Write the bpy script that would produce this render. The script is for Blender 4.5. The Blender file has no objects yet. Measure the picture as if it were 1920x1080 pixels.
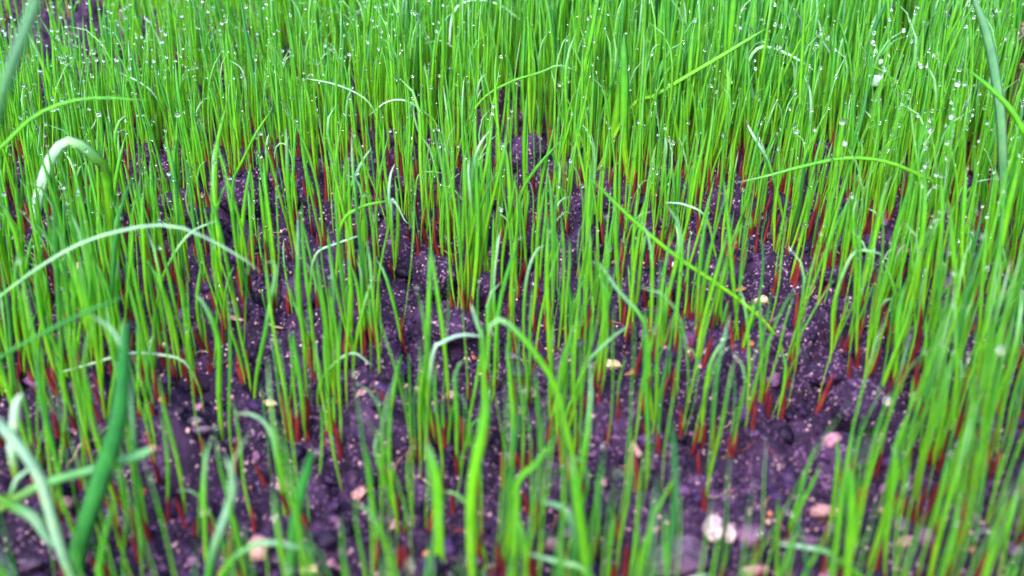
import bpy, math, random
import numpy as np
from mathutils import Vector

random.seed(7)
rng = np.random.default_rng(11)
S = bpy.context.scene
R = math.radians

# ------------------------------------------------------------------ camera, world, sun, exposure
CAM_H, PITCH, HFOV = 0.11, R(30), R(55)
FPX = 960 / math.tan(HFOV / 2)
cd = bpy.data.cameras.new('camera')
cd.sensor_width = 36
cd.lens = 18 / math.tan(HFOV / 2)
cd.clip_start, cd.clip_end = 0.004, 200
cd.dof.use_dof = True
cd.dof.focus_distance = 0.243
cd.dof.aperture_fstop = 17.5
cam = bpy.data.objects.new('camera', cd)
S.collection.objects.link(cam)
cam.location = (0, 0, CAM_H)
cam.rotation_euler = (R(90) - PITCH, 0, 0)
S.camera = cam

W = bpy.data.worlds.new('World')
S.world = W
W.use_nodes = True
wn = W.node_tree.nodes
wn.clear()
sky = wn.new('ShaderNodeTexSky')
sky.sky_type = 'NISHITA'
sky.sun_disc = False
SUN_EL, SUN_ROT = R(50), R(205)      # veiled sun high behind the camera, a little to the left
sky.sun_elevation = SUN_EL
sky.sun_rotation = SUN_ROT
sky.dust_density = 3.0
bg = wn.new('ShaderNodeBackground')
bg.inputs['Strength'].default_value = 0.15
wo = wn.new('ShaderNodeOutputWorld')
W.node_tree.links.new(sky.outputs[0], bg.inputs[0])
W.node_tree.links.new(bg.outputs[0], wo.inputs[0])

sl = bpy.data.lights.new('sun', 'SUN')
sl.energy = 1.5
sl.angle = R(20)
sl.color = (1.0, 0.97, 0.92)
sun = bpy.data.objects.new('sun', sl)
S.collection.objects.link(sun)
sd = Vector((math.sin(SUN_ROT) * math.cos(SUN_EL), math.cos(SUN_ROT) * math.cos(SUN_EL), math.sin(SUN_EL)))
sun.rotation_euler = sd.to_track_quat('Z', 'Y').to_euler()

S.view_settings.view_transform = 'Standard'
S.view_settings.look = 'None'
S.view_settings.exposure = 2.36
S.view_settings.gamma = 1
S.view_settings.use_curve_mapping = False
S.render.engine = 'CYCLES'
S.cycles.max_bounces = 10
S.cycles.transmission_bounces = 8
S.cycles.use_denoising = True

# ------------------------------------------------------------------ pixel <-> world helpers (photo pixels, 1920 x 1080)
CP, SP = math.cos(PITCH), math.sin(PITCH)


def ray(px, py):
    dx, dy = (px - 960) / FPX, (540 - py) / FPX
    return np.array([dx, CP + dy * SP, -SP + dy * CP])


def on_ground(px, py, z=0.0):
    d = ray(px, py)
    t = (z - CAM_H) / d[2]
    return np.array([0, 0, CAM_H]) + d * t


def at_Y(px, py, Y):
    d = ray(px, py)
    return np.array([0, 0, CAM_H]) + d * (Y / d[1])


def to_px(P):
    P = np.asarray(P, float)
    y, z = P[..., 1], P[..., 2] - CAM_H
    dep = y * CP - z * SP
    up = y * SP + z * CP
    dep = np.where(dep < 1e-4, 1e-4, dep)
    return 960 + FPX * P[..., 0] / dep, 540 - FPX * up / dep, dep


# ------------------------------------------------------------------ noise
def hsh(ix, iy, k):
    n = (ix.astype(np.int64) * 374761393 + iy.astype(np.int64) * 668265263 + k * 974634777) & 0x7fffffff
    n = ((n ^ (n >> 13)) * 1274126177) & 0x7fffffff
    n = (n ^ (n >> 16)) & 0x7fffffff
    return (n % 100003) / 100003.0


def vnoise(x, y, cell, k):
    u, v = x / cell, y / cell
    iu, iv = np.floor(u), np.floor(v)
    fu, fv = u - iu, v - iv
    fu, fv = fu * fu * (3 - 2 * fu), fv * fv * (3 - 2 * fv)
    a, b = hsh(iu, iv, k), hsh(iu + 1, iv, k)
    c, d = hsh(iu, iv + 1, k), hsh(iu + 1, iv + 1, k)
    return (a * (1 - fu) + b * fu) * (1 - fv) + (c * (1 - fu) + d * fu) * fv


def domes(x, y, cell, k, r0=.4, r1=.8, dens=1.0):
    """heap of round crumbs: height field of half-balls of random size"""
    iu, iv = np.floor(x / cell), np.floor(y / cell)
    best = np.zeros_like(x)
    for a in (-1, 0, 1):
        for b in (-1, 0, 1):
            cu, cv = iu + a, iv + b
            jx = (cu + hsh(cu, cv, k)) * cell
            jy = (cv + hsh(cu, cv, k + 1)) * cell
            r = (r0 + (r1 - r0) * hsh(cu, cv, k + 2)) * cell
            on = hsh(cu, cv, k + 3) < dens
            st = .7 + .6 * hsh(cu, cv, k + 4)
            d2 = (((x - jx) * st) ** 2 + ((y - jy) / st) ** 2) / r ** 2
            h = np.sqrt(np.clip(1 - d2, 0, 1)) * r * on
            best = np.maximum(best, h)
    return best


def ground_low(x, y):
    h = (vnoise(x, y, .06, 5) - .5) * .008 + (vnoise(x, y, .02, 6) - .5) * .0035
    # shallow hollows and humps of the seed bed
    h += .70 * domes(x, y, .020, 20, .25, .55, .5)
    return h


def ground_h(x, y):
    wx = x + (vnoise(x, y, .004, 60) - .5) * .003
    wy = y + (vnoise(x, y, .004, 61) - .5) * .003
    h = ground_low(wx, wy)
    h += .95 * domes(wx, wy, .0085, 30, .22, .58, .6)
    h += .95 * domes(wx, wy, .0038, 40, .22, .6, .65)
    h += .8 * domes(x, y, .0017, 50, .3, .65, .8)
    h += .9 * domes(x, y, .0009, 55, .3, .7, .8)
    h += (vnoise(x, y, .0009, 70) - .5) * .0008 + (vnoise(x, y, .0022, 71) - .5) * .0016
    return h - .001


def gh(x, y):
    return float(ground_low(np.array([float(x)]), np.array([float(y)]))[0])


# ------------------------------------------------------------------ materials
def new_mat(name):
    m = bpy.data.materials.new(name)
    m.use_nodes = True
    nt = m.node_tree
    nt.nodes.clear()
    out = nt.nodes.new('ShaderNodeOutputMaterial')
    p = nt.nodes.new('ShaderNodeBsdfPrincipled')
    nt.links.new(p.outputs[0], out.inputs[0])
    return m, nt, p, out


def ramp(nt, fac, stops):
    r = nt.nodes.new('ShaderNodeValToRGB')
    e = r.color_ramp.elements
    while len(e) < len(stops):
        e.new(.5)
    for i, (p, c) in enumerate(stops):
        e[i].position = p
        e[i].color = (*c, 1)
    nt.links.new(fac, r.inputs[0])
    return r


def noise(nt, scale, detail=4, rough=.6, vec=None):
    n = nt.nodes.new('ShaderNodeTexNoise')
    n.inputs['Scale'].default_value = scale
    n.inputs['Detail'].default_value = detail
    n.inputs['Roughness'].default_value = rough
    if vec is None:
        g = nt.nodes.new('ShaderNodeNewGeometry')
        vec = g.outputs['Position']
    nt.links.new(vec, n.inputs['Vector'])
    return n


def mixc(nt, fac, a, b, mode='MIX'):
    m = nt.nodes.new('ShaderNodeMix')
    m.data_type = 'RGBA'
    m.blend_type = mode
    for sock, v in ((m.inputs[0], fac), (m.inputs[6], a), (m.inputs[7], b)):
        if hasattr(v, 'links'):
            nt.links.new(v, sock)
        elif isinstance(v, tuple):
            sock.default_value = (*v, 1)
        else:
            sock.default_value = v
    return m.outputs[2]


def bump(nt, p, h, dist, strength=1.0):
    b = nt.nodes.new('ShaderNodeBump')
    b.inputs['Distance'].default_value = dist
    b.inputs['Strength'].default_value = strength
    nt.links.new(h, b.inputs['Height'])
    nt.links.new(b.outputs[0], p.inputs['Normal'])


def make_grass_mat():
    m, nt, p, out = new_mat('grass_green')
    at = nt.nodes.new('ShaderNodeVertexColor')
    at.layer_name = 'blade'
    sep = nt.nodes.new('ShaderNodeSeparateColor')
    nt.links.new(at.outputs['Color'], sep.inputs[0])
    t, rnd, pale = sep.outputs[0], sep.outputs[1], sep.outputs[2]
    # along the blade: pale yellowish foot, lime stem, fuller green above
    young = ramp(nt, t, [(0, (.26, .22, .085)), (.07, (.28, .42, .035)), (.25, (.235, .52, .016)), (.7, (.150, .48, .016)), (1, (.125, .45, .04))])
    deep = ramp(nt, t, [(0, (.18, .20, .05)), (.10, (.23, .45, .014)), (.4, (.085, .38, .022)), (1, (.05, .33, .05))])
    rc = nt.nodes.new('ShaderNodeClamp')
    nt.links.new(rnd, rc.inputs[0])
    col = mixc(nt, rc.outputs[0], young.outputs[0], deep.outputs[0])
    over = nt.nodes.new('ShaderNodeMapRange')
    over.inputs[1].default_value = 1
    over.inputs[2].default_value = 2
    nt.links.new(rnd, over.inputs[0])
    col = mixc(nt, over.outputs[0], col, (.022, .17, .075))
    col = mixc(nt, pale, col, (.47, .64, .63))  # glaucous tip colour, at full strength also a whitish shine painted in
    n = noise(nt, 260, 5, .7)
    nr = ramp(nt, n.outputs[0], [(.28, (.66, .74, .80)), (.5, (.95, .97, .95)), (.72, (1.3, 1.08, .9))])
    col = mixc(nt, 1.0, col, nr.outputs[0], 'MULTIPLY')
    nt.links.new(col, p.inputs['Base Color'])
    p.inputs['Roughness'].default_value = .36
    p.inputs['IOR'].default_value = 1.45
    p.inputs['Sheen Weight'].default_value = .05
    p.inputs['Sheen Roughness'].default_value = .4
    p.inputs['Sheen Tint'].default_value = (.7, 1, .95, 1)
    # lengthwise ribs of the leaf
    u = nt.nodes.new('ShaderNodeMath')
    u.operation = 'MULTIPLY'
    u.inputs[1].default_value = 38.0
    nt.links.new(at.outputs['Alpha'], u.inputs[0])
    s = nt.nodes.new('ShaderNodeMath')
    s.operation = 'SINE'
    nt.links.new(u.outputs[0], s.inputs[0])
    bump(nt, p, s.outputs[0], .00006, .5)
    tr = nt.nodes.new('ShaderNodeBsdfTranslucent')
    tc = mixc(nt, 1.0, col, (1.35, 1.3, .5), 'MULTIPLY')
    nt.links.new(tc, tr.inputs['Color'])
    mx = nt.nodes.new('ShaderNodeMixShader')
    mx.inputs[0].default_value = .5
    nt.links.new(p.outputs[0], mx.inputs[1])
    nt.links.new(tr.outputs[0], mx.inputs[2])
    nt.links.new(mx.outputs[0], out.inputs[0])
    return m


def make_sheath_mat():
    m, nt, p, out = new_mat('sheath_red')
    n = noise(nt, 260, 3)
    c = ramp(nt, n.outputs[0], [(.25, (.045, .004, .007)), (.5, (.095, .007, .010)), (.65, (.125, .014, .013)), (.80, (.15, .055, .025))])
    nt.links.new(c.outputs[0], p.inputs['Base Color'])
    p.inputs['Roughness'].default_value = .42
    return m


def make_soil_mat(name='soil_dark', lift=1.0):
    m, nt, p, out = new_mat(name)
    g = nt.nodes.new('ShaderNodeNewGeometry')
    n1 = noise(nt, 110, 5, .65, g.outputs['Position'])
    c = ramp(nt, n1.outputs[0], [(.30, (.003 * lift, .0012 * lift, .006 * lift)), (.5, (.010 * lift, .0040 * lift, .018 * lift)),
                                 (.66, (.026 * lift, .011 * lift, .038 * lift)), (.82, (.060 * lift, .026 * lift, .068 * lift))])
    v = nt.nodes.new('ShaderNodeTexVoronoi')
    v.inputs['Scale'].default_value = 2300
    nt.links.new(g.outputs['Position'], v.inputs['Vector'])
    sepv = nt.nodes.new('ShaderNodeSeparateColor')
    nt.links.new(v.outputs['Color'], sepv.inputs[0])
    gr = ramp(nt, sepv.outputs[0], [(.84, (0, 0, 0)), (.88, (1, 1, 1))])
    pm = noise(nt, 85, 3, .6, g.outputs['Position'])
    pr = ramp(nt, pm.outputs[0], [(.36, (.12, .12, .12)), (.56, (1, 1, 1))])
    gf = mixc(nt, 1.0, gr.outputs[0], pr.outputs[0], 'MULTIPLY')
    col = mixc(nt, gf, c.outputs[0], (.085 * lift, .042 * lift, .095 * lift))  # lilac sparkles of damp grains, highlights put into the colour
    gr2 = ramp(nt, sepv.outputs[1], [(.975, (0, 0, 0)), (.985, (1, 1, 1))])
    col = mixc(nt, gr2.outputs[0], col, (.30, .19, .21))  # tiny whitish glitter specks, also painted into the colour
    nt.links.new(col, p.inputs['Base Color'])
    n2 = noise(nt, 1500, 4, .7, g.outputs['Position'])
    p.inputs['IOR'].default_value = 1.38
    p.inputs['Specular IOR Level'].default_value = .22
    rr = nt.nodes.new('ShaderNodeMapRange')
    rr.inputs[3].default_value = .30
    rr.inputs[4].default_value = .95
    nt.links.new(n2.outputs[0], rr.inputs[0])
    nt.links.new(rr.outputs[0], p.inputs['Roughness'])
    bump(nt, p, n2.outputs[0], .0006, .8)
    return m


def make_crumb_mat():
    m, nt, p, out = new_mat('soil_crumb')
    at = nt.nodes.new('ShaderNodeVertexColor')
    at.layer_name = 'tint'
    n = noise(nt, 900, 4, .7)
    nr = ramp(nt, n.outputs[0], [(.3, (.4, .4, .45)), (.7, (1.7, 1.6, 1.65))])
    col = mixc(nt, 1.0, at.outputs['Color'], nr.outputs[0], 'MULTIPLY')
    nt.links.new(col, p.inputs['Base Color'])
    p.inputs['Roughness'].default_value = .5
    p.inputs['IOR'].default_value = 1.38
    p.inputs['Specular IOR Level'].default_value = .25
    bump(nt, p, n.outputs[0], .0005, .8)
    return m


def stone_mat(name, c1, c2, rough=.5, scale=260):
    m, nt, p, out = new_mat(name)
    tc = nt.nodes.new('ShaderNodeTexCoord')
    n = noise(nt, scale, 5, .65, tc.outputs['Object'])
    c = ramp(nt, n.outputs[0], [(.3, c1), (.68, c2)])
    nf = noise(nt, scale * 5, 3, .6, tc.outputs['Object'])
    sp = ramp(nt, nf.outputs[0], [(.38, (.20, .14, .22)), (.52, (1, 1, 1))])
    col = mixc(nt, .85, c.outputs[0], sp.outputs[0], 'MULTIPLY')
    nt.links.new(col, p.inputs['Base Color'])
    p.inputs['Roughness'].default_value = rough
    bump(nt, p, nf.outputs[0], .0006, .8)
    return m


def make_water_mat():
    m, nt, p, out = new_mat('water_clear')
    p.inputs['Base Color'].default_value = (1, 1, 1, 1)
    p.inputs['Roughness'].default_value = .0
    p.inputs['IOR'].default_value = 1.333
    p.inputs['Transmission Weight'].default_value = 1
    return m


M_GRASS = make_grass_mat()
M_SHEATH = make_sheath_mat()
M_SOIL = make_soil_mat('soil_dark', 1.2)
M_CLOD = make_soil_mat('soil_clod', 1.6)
M_CRUMB = make_crumb_mat()
M_WATER = make_water_mat()
M_CREAM = stone_mat('stone_cream', (.30, .20, .11), (.58, .44, .27))
M_PINK = stone_mat('stone_pink', (.17, .075, .09), (.34, .18, .18))
M_WHITE = stone_mat('stone_white', (.24, .15, .19), (.46, .34, .38))
M_MAUVE = stone_mat('stone_mauve', (.04, .02, .055), (.12, .065, .13))
M_ORANGE = stone_mat('chip_orange', (.17, .05, .018), (.30, .12, .05))
M_TAN = stone_mat('chip_tan', (.12, .065, .035), (.22, .13, .075))
M_BARK = stone_mat('dry_brown', (.09, .065, .055), (.19, .14, .13))


# ------------------------------------------------------------------ object helpers
def mesh_obj(name, verts, faces, mat, parent=None, smooth=True, loc=None):
    """faces: (n,k) array of quads or triangles"""
    verts = np.asarray(verts, np.float32)
    faces = np.asarray(faces, np.int32)
    me = bpy.data.meshes.new(name)
    me.vertices.add(len(verts))
    me.vertices.foreach_set('co', verts.ravel())
    k = faces.shape[1]
    me.loops.add(faces.size)
    me.loops.foreach_set('vertex_index', faces.ravel())
    me.polygons.add(len(faces))
    me.polygons.foreach_set('loop_start', np.arange(len(faces), dtype=np.int32) * k)
    me.polygons.foreach_set('loop_total', np.full(len(faces), k, np.int32))
    if smooth:
        me.polygons.foreach_set('use_smooth', np.ones(len(faces), bool))
    me.update(calc_edges=True)
    me.materials.append(mat)
    o = bpy.data.objects.new(name, me)
    S.collection.objects.link(o)
    if loc is not None:
        o.location = loc
    if parent is not None:
        o.parent = parent
    return o


def set_col(o, name, rgba):
    a = o.data.color_attributes.new(name, 'FLOAT_COLOR', 'POINT')
    a.data.foreach_set('color', np.asarray(rgba, np.float32).ravel())


def tag(o, label, cat, group=None):
    o['label'] = label
    o['category'] = cat
    if group:
        o['group'] = group
    return o


def empty(name, loc):
    o = bpy.data.objects.new(name, None)
    o.empty_display_size = .003
    o.location = loc
    S.collection.objects.link(o)
    return o


def nrm(v):
    return v / np.maximum(np.linalg.norm(v, axis=-1, keepdims=True), 1e-9)


# cross-sections, (across, up); x in -1..1
SEC4 = np.array([(-1, .12), (0, -.55), (1, .12), (0, .25)])
SEC8 = np.array([(-1, .34), (-.5, .06), (0, -.18), (.5, .06), (1, .34), (.5, .18), (0, .02), (-.5, .18)])


def sweep(P, Wd, side, sec, t, rnd, pale):
    """P (N,S,3) spines, Wd (N,S) half widths, side (N,S,3) across directions -> verts, quads, colour"""
    N, K, _ = P.shape
    T = nrm(np.gradient(P, axis=1))
    A = nrm(side - (side * T).sum(-1, keepdims=True) * T)
    B = np.cross(T, A)
    m = len(sec)
    V = P[:, :, None, :] + (A[:, :, None, :] * sec[None, None, :, :1] + B[:, :, None, :] * sec[None, None, :, 1:]) * Wd[:, :, None, None]
    idx = np.arange(N * K * m).reshape(N, K, m)
    a = idx[:, :-1, :]
    b = idx[:, 1:, :]
    F = np.stack([a, np.roll(a, -1, 2), np.roll(b, -1, 2), b], -1).reshape(-1, 4)
    C = np.zeros((N, K, m, 4))
    C[..., 0] = t[:, :, None]
    C[..., 1] = rnd[:, None, None]
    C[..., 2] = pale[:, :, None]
    C[..., 3] = (sec[None, None, :, 0] + 1) * .5
    return V.reshape(-1, 3), F, C.reshape(-1, 4)


def blade_profile(K, tip=.62, foot=.55):
    t = np.linspace(0, 1, K)
    w = np.where(t < .35, foot + (1 - foot) * (t / .35), 1.0)
    w = np.where(t > tip, np.sqrt(np.clip(1 - ((t - tip) / (1 - tip)) ** 1.8, 0, 1)), w)
    w[-1] = .04
    return t, w


# ------------------------------------------------------------------ the ground
def build_ground():
    nx, ny = 560, 470
    vv = np.linspace(0, 1, ny)
    Y = .035 + (.60 - .035) * (.35 * vv + .65 * vv ** 2)
    uu = np.linspace(-1, 1, nx)
    X = uu[None, :] * (.105 + .62 * Y[:, None])
    Yg = np.repeat(Y[:, None], nx, 1)
    Z = ground_h(X, Yg)
    jx = (hsh(np.arange(nx)[None, :] + 0 * Yg, np.arange(ny)[:, None] + 0 * Yg, 91) - .5) * .0004
    V = np.stack([X + jx, Yg, Z], -1).reshape(-1, 3)
    i = np.arange(nx * ny).reshape(ny, nx)
    F = np.stack([i[:-1, :-1], i[:-1, 1:], i[1:, 1:], i[1:, :-1]], -1).reshape(-1, 4)
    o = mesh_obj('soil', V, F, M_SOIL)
    o['kind'] = 'structure'
    # the bed goes on beyond the close-up
    n = 260
    g = np.sign(np.linspace(-1, 1, n)) * (np.abs(np.linspace(-1, 1, n)) ** 3) * 30
    GX, GY = np.meshgrid(g, g)
    GZ = ground_low(GX, GY) - .010
    V = np.stack([GX, GY, GZ], -1).reshape(-1, 3)
    i = np.arange(n * n).reshape(n, n)
    F = np.stack([i[:-1, :-1], i[:-1, 1:], i[1:, 1:], i[1:, :-1]], -1).reshape(-1, 4)
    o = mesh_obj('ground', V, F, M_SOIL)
    o['kind'] = 'structure'


build_ground()

# unit icosphere (subdivided) shared by crumbs, drops, pebbles
import bmesh


def ico(sub):
    bm = bmesh.new()
    bmesh.ops.create_icosphere(bm, subdivisions=sub, radius=1)
    V = np.array([v.co[:] for v in bm.verts])
    F = np.array([[v.index for v in f.verts] for f in bm.faces])
    bm.free()
    return V, F


ICO1, ICO2, ICO3, ICO4, ICO5 = ico(1), ico(2), ico(3), ico(4), ico(5)


def rand_rot(n):
    q = nrm(rng.normal(size=(n, 4)))
    w, x, y, z = q.T
    return np.stack([np.stack([1 - 2 * (y * y + z * z), 2 * (x * y - z * w), 2 * (x * z + y * w)], -1),
                     np.stack([2 * (x * y + z * w), 1 - 2 * (x * x + z * z), 2 * (y * z - x * w)], -1),
                     np.stack([2 * (x * z - y * w), 2 * (y * z + x * w), 1 - 2 * (x * x + y * y)], -1)], 1)


def sample_ground(n, pyr=(-40, 1250), pxr=(-150, 2070), bias=.5):
    """points over the ground in view, roughly even on the picture when bias=0, even on the ground when bias=1"""
    x = np.empty(0)
    y = np.empty(0)
    while len(x) < n:
        yy = rng.uniform(.045, .52, 4 * n)
        xx = rng.uniform(-.36, .36, 4 * n)
        px, py, dep = to_px(np.stack([xx, yy, 0 * xx], -1))
        k = (px > pxr[0]) & (px < pxr[1]) & (py > pyr[0]) & (py < pyr[1])
        k &= rng.random(4 * n) < (.14 / np.maximum(dep, .1)) ** (2 * (1 - bias))
        x = np.append(x, xx[k])
        y = np.append(y, yy[k])
    return x[:n], y[:n]


def build_crumbs():
    for name, (IV, IF), n, lo, hi in (('soil_crumbs', ICO2, 3300, .0004, .0018), ('fine_soil_crumbs', ICO1, 26000, .00018, .00062)):
        x, y = sample_ground(n, bias=.35)
        r = lo * (hi / lo) ** (rng.random(n) ** 1.8)
        z = ground_h(x, y) + r * rng.uniform(-.2, .9, n)
        rot = rand_rot(n)
        sc = rng.uniform(.65, 1.25, (n, 1, 3))
        bumps = 1 + rng.uniform(-.34, .34, (n, len(IV), 1))
        V = IV[None] * bumps * sc * r[:, None, None]
        V = np.einsum('nij,nvj->nvi', rot, V) + np.stack([x, y, z], -1)[:, None, :]
        F = (IF[None] + (np.arange(n) * len(IV))[:, None, None]).reshape(-1, 3)
        o = mesh_obj(name, V.reshape(-1, 3), F, M_CRUMB, smooth=(lo > .0004))
        dark = np.array([.020, .014, .030])
        pal = np.array([(.008, .0032, .017), (.0035, .0015, .0085), (.015, .0065, .027), (.028, .012, .040), (.055, .024, .056), (.13, .06, .09), (.28, .17, .14), (.14, .05, .03)])
        pr = np.array([.31, .27, .20, .12, .05, .035, .018, .022])
        c = pal[rng.choice(len(pal), n, p=pr / pr.sum())] * rng.uniform(.9, 2.2, (n, 1))
        C = np.ones((n, len(IV), 4))
        C[..., :3] = c[:, None, :]
        set_col(o, 'tint', C.reshape(-1, 4))
        o['kind'] = 'stuff'
        o['label'] = 'loose dark purplish crumbs of damp soil' if lo > .0004 else 'fine grit between the soil crumbs'
        o['category'] = 'soil'


build_crumbs()


# ------------------------------------------------------------------ stones, chips and clods one can point to
def lump(name, px, py, wpx, hpx, mat, label, cat, kind='stone', group=None, ang=0.0, sub=None):
    g = on_ground(px, py, 0)
    dep = to_px(g)[2]
    grow = 1.15 if kind == 'clod' else 1.0
    a, c = .5 * wpx * dep / FPX * grow, .5 * hpx * dep / FPX * grow
    thick = {'stone': .95, 'clod': 1.0, 'chip': .42, 'husk': .6}[kind]
    for _ in range(6):
        z = float(ground_h(np.array([g[0]]), np.array([g[1]]))[0] * .35 + gh(g[0], g[1]) * .65) + .0004 + c * thick * (.35 if kind != 'clod' else .8)
        g = .5 * g + .5 * on_ground(px, py, z)
    rs = np.random.default_rng(int(px * 7 + py * 13))
    big = max(wpx, hpx)
    V, F = (ICO5 if kind == 'clod' and big > 60 else ICO4 if big > 44 else ICO3 if big > 22 else ICO2)
    V = V.copy()
    d = np.zeros(len(V))
    amp = {'stone': .30, 'clod': .20, 'chip': .16, 'husk': .10}[kind]
    for f, am in ((1.3, 1), (2.7, .5), (5.5, .28)) + (((11, .22), (20, .14)) if kind == 'clod' else ()):
        for _ in range(3):
            k = nrm(rs.normal(size=3)) * f
            d += am * np.sin(V @ k + rs.uniform(0, 6.3)) / 2.2
    V = V * (1 + amp * d)[:, None]
    if kind == 'clod':        # crumbly skin
        q = V * 9 + 50
        V = V * (1 + .10 * (hsh(np.floor(q[:, 0]), np.floor(q[:, 1]) * 31 + np.floor(q[:, 2]), 7) - .5) + .05 * (rs.random(len(V)) - .5))[:, None]
    if kind == 'stone':       # a few broken facets
        for _ in range(9):
            n = nrm(rs.normal(size=3))
            s = V @ n
            lim = rs.uniform(.5, .8)
            V = V - np.clip(s - lim, 0, None)[:, None] * n[None] * .85
    thick = {'stone': .95, 'clod': 1.0, 'chip': .42, 'husk': .6}[kind]
    if kind in ('husk', 'chip'):
        V[:, 1] *= np.sqrt(np.clip(1 - .8 * np.clip(np.abs(V[:, 0]), 0, 1) ** 2, .05, 1))
    # lie on the soil; hpx is the apparent height, which mixes depth and thickness
    V = V * np.array([a, c * .95, c * thick])
    ca, sa = math.cos(ang), math.sin(ang)
    V = np.stack([V[:, 0] * ca - V[:, 1] * sa, V[:, 0] * sa + V[:, 1] * ca, V[:, 2]], -1)
    o = mesh_obj(name, V, F, mat, smooth=True, loc=(g[0], g[1], z))
    tag(o, label, cat, group)
    return g


LAND = []      # landmarks for labels: (px, py, phrase)


def stone(px, py, w, h, mat, label, land=None, name='pebble', cat='pebble', kind='stone', ang=0.0, group=None):
    lump(name, px, py, w, h, mat, label, cat, kind, group, ang)
    if not land and len(label.split()) <= 7:
        land = label
    if land:
        LAND.append((px, py + h * .3, land))


PB = 'pebbles lying on the soil'
CH = 'wood chips lying on the soil'
CL = 'clods of dark soil'


def build_stones():
    c = dict(name='soil_clod', cat='clod', kind='clod', group=CL)
    stone(822, 527, 66, 66, M_CLOD, 'round dark purple soil clod beside the thick sprout tuft', 'round dark clod', **c)
    stone(908, 545, 52, 54, M_CLOD, 'smaller dark soil clod just right of the round clod', 'smaller clod', **c)
    stone(1605, 768, 78, 84, M_CLOD, 'blocky dark clod overhanging a black hollow at the right', 'blocky clod', **c)
    stone(452, 365, 66, 50, M_CLOD, 'lumpy dark clod behind the small cream pebble', 'lumpy clod', **c)
    stone(335, 382, 70, 40, M_CLOD, 'low speckled clod at the left edge of the bare patch', 'speckled clod', **c)
    stone(1432, 640, 60, 40, M_CLOD, 'small purple clod in front of the cream pebble at right', 'purple clod', **c)
    stone(560, 545, 60, 46, M_CLOD, 'dark clod left of centre between thin sprouts', None, **c)
    stone(850, 625, 80, 50, M_CLOD, 'wide dark clod under the white-tipped bent leaf', 'wide dark clod', **c)
    stone(1545, 700, 70, 46, M_CLOD, 'flat mauve clod behind the blocky clod', None, **c)
    stone(1825, 655, 70, 52, M_CLOD, 'purple clod deep in the tall sprouts at the right edge', 'purple edge clod', **c)
    stone(1580, 850, 100, 50, M_CLOD, 'broad low clod in front of the blocky clod', 'broad low clod', **c)
    stone(1260, 420, 50, 40, M_CLOD, 'small dark clod behind the long slanting leaf', None, **c)
    stone(1240, 545, 70, 44, M_CLOD, 'crumbly dark clod under the long slanting leaf', None, **c)
    stone(985, 285, 60, 64, M_CLOD, 'upright dark clod in a gap of the rear grass', 'rear gap clod', **c)
    stone(1492, 285, 34, 70, M_CLOD, 'narrow black clod in a slit of the rear grass', None, **c)
    stone(1268, 1052, 120, 90, M_MAUVE, 'large smooth lavender stone at the bottom edge of the photo', 'large lavender stone', name='stone', cat='stone', group=PB)
    stone(1238, 628, 58, 48, M_MAUVE, 'rough mauve pebble with pinkish top right of centre', 'mauve pebble', group=PB)
    stone(1340, 992, 42, 50, M_WHITE, 'left one of two touching whitish pebbles near the bottom', 'whitish pebble pair', group=PB)
    stone(1368, 1000, 26, 42, M_WHITE, 'right one of two touching whitish pebbles near the bottom', None, group=PB)
    stone(1190, 845, 24, 44, M_PINK, 'narrow upright pink pebble right of centre near the bottom', 'upright pink pebble', group=PB, ang=.2)
    stone(382, 960, 30, 34, M_WHITE, 'small bright lilac white pebble near the lower left', 'lilac white pebble', group=PB)
    stone(362, 792, 40, 20, M_WHITE, 'pale lavender pebble lying on a flat mauve stone', None, group=PB, ang=.5)
    stone(365, 808, 70, 30, M_MAUVE, 'flat mauve stone under a pale lavender pebble', 'flat mauve stone', name='stone', cat='stone', group=PB)
    stone(745, 985, 30, 32, M_PINK, 'pink pebble near the bottom left of centre', 'lower pink pebble', group=PB)
    stone(1138, 682, 60, 24, M_CREAM, 'bright cream pebble among red sheaths', 'bright cream pebble', group=PB)
    stone(1424, 556, 38, 30, M_CREAM, 'cream and pink pebble next to an orange chip', 'cream pink pebble', group=PB)
    stone(456, 398, 26, 14, M_CREAM, 'small cream pebble in front of the lumpy clod', 'small cream pebble', group=PB)
    stone(534, 356, 28, 16, M_CREAM, 'pale pebble at the foot of the rear grass, left', 'pale rear pebble', group=PB)
    stone(705, 412, 24, 26, M_MAUVE, 'small mauve pebble left of the hanging leaf tips', 'small mauve pebble', group=PB)
    stone(675, 925, 34, 30, M_PINK, 'salmon pebble behind the lower pink pebble', 'salmon pebble', group=PB)
    stone(520, 975, 34, 34, M_WHITE, 'pale pebble between red sheaths near the lower left', 'pale lower pebble', group=PB)
    stone(585, 1068, 50, 22, M_CREAM, 'cream pebble cut by the bottom edge of the photo', 'bottom cream pebble', group=PB)
    stone(1235, 998, 28, 22, M_PINK, 'tiny salmon pebble above the large lavender stone', 'tiny salmon pebble', group=PB)
    stone(1548, 962, 60, 30, M_PINK, 'dusty pink pebble between bent leaves at lower right', 'dusty pink pebble', group=PB)
    stone(990, 742, 36, 34, M_PINK, 'brown pink pebble just below the centre', 'brown pink pebble', group=PB)
    stone(505, 755, 34, 16, M_CREAM, 'cream sliver of stone left of the red sheath cluster', 'cream sliver', group=PB)
    stone(845, 742, 22, 22, M_PINK, 'small pink pebble under the centre sprouts', None, group=PB)
    stone(680, 750, 42, 26, M_PINK, 'rosy pebble between two red sheaths left of centre', 'rosy pebble', group=PB)
    stone(1095, 453, 22, 14, M_WHITE, 'tiny white pebble behind the centre sprouts', 'tiny white pebble', group=PB)
    stone(1693, 985, 30, 26, M_MAUVE, 'small mauve pebble among thick blades at lower right', None, group=PB)
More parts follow.
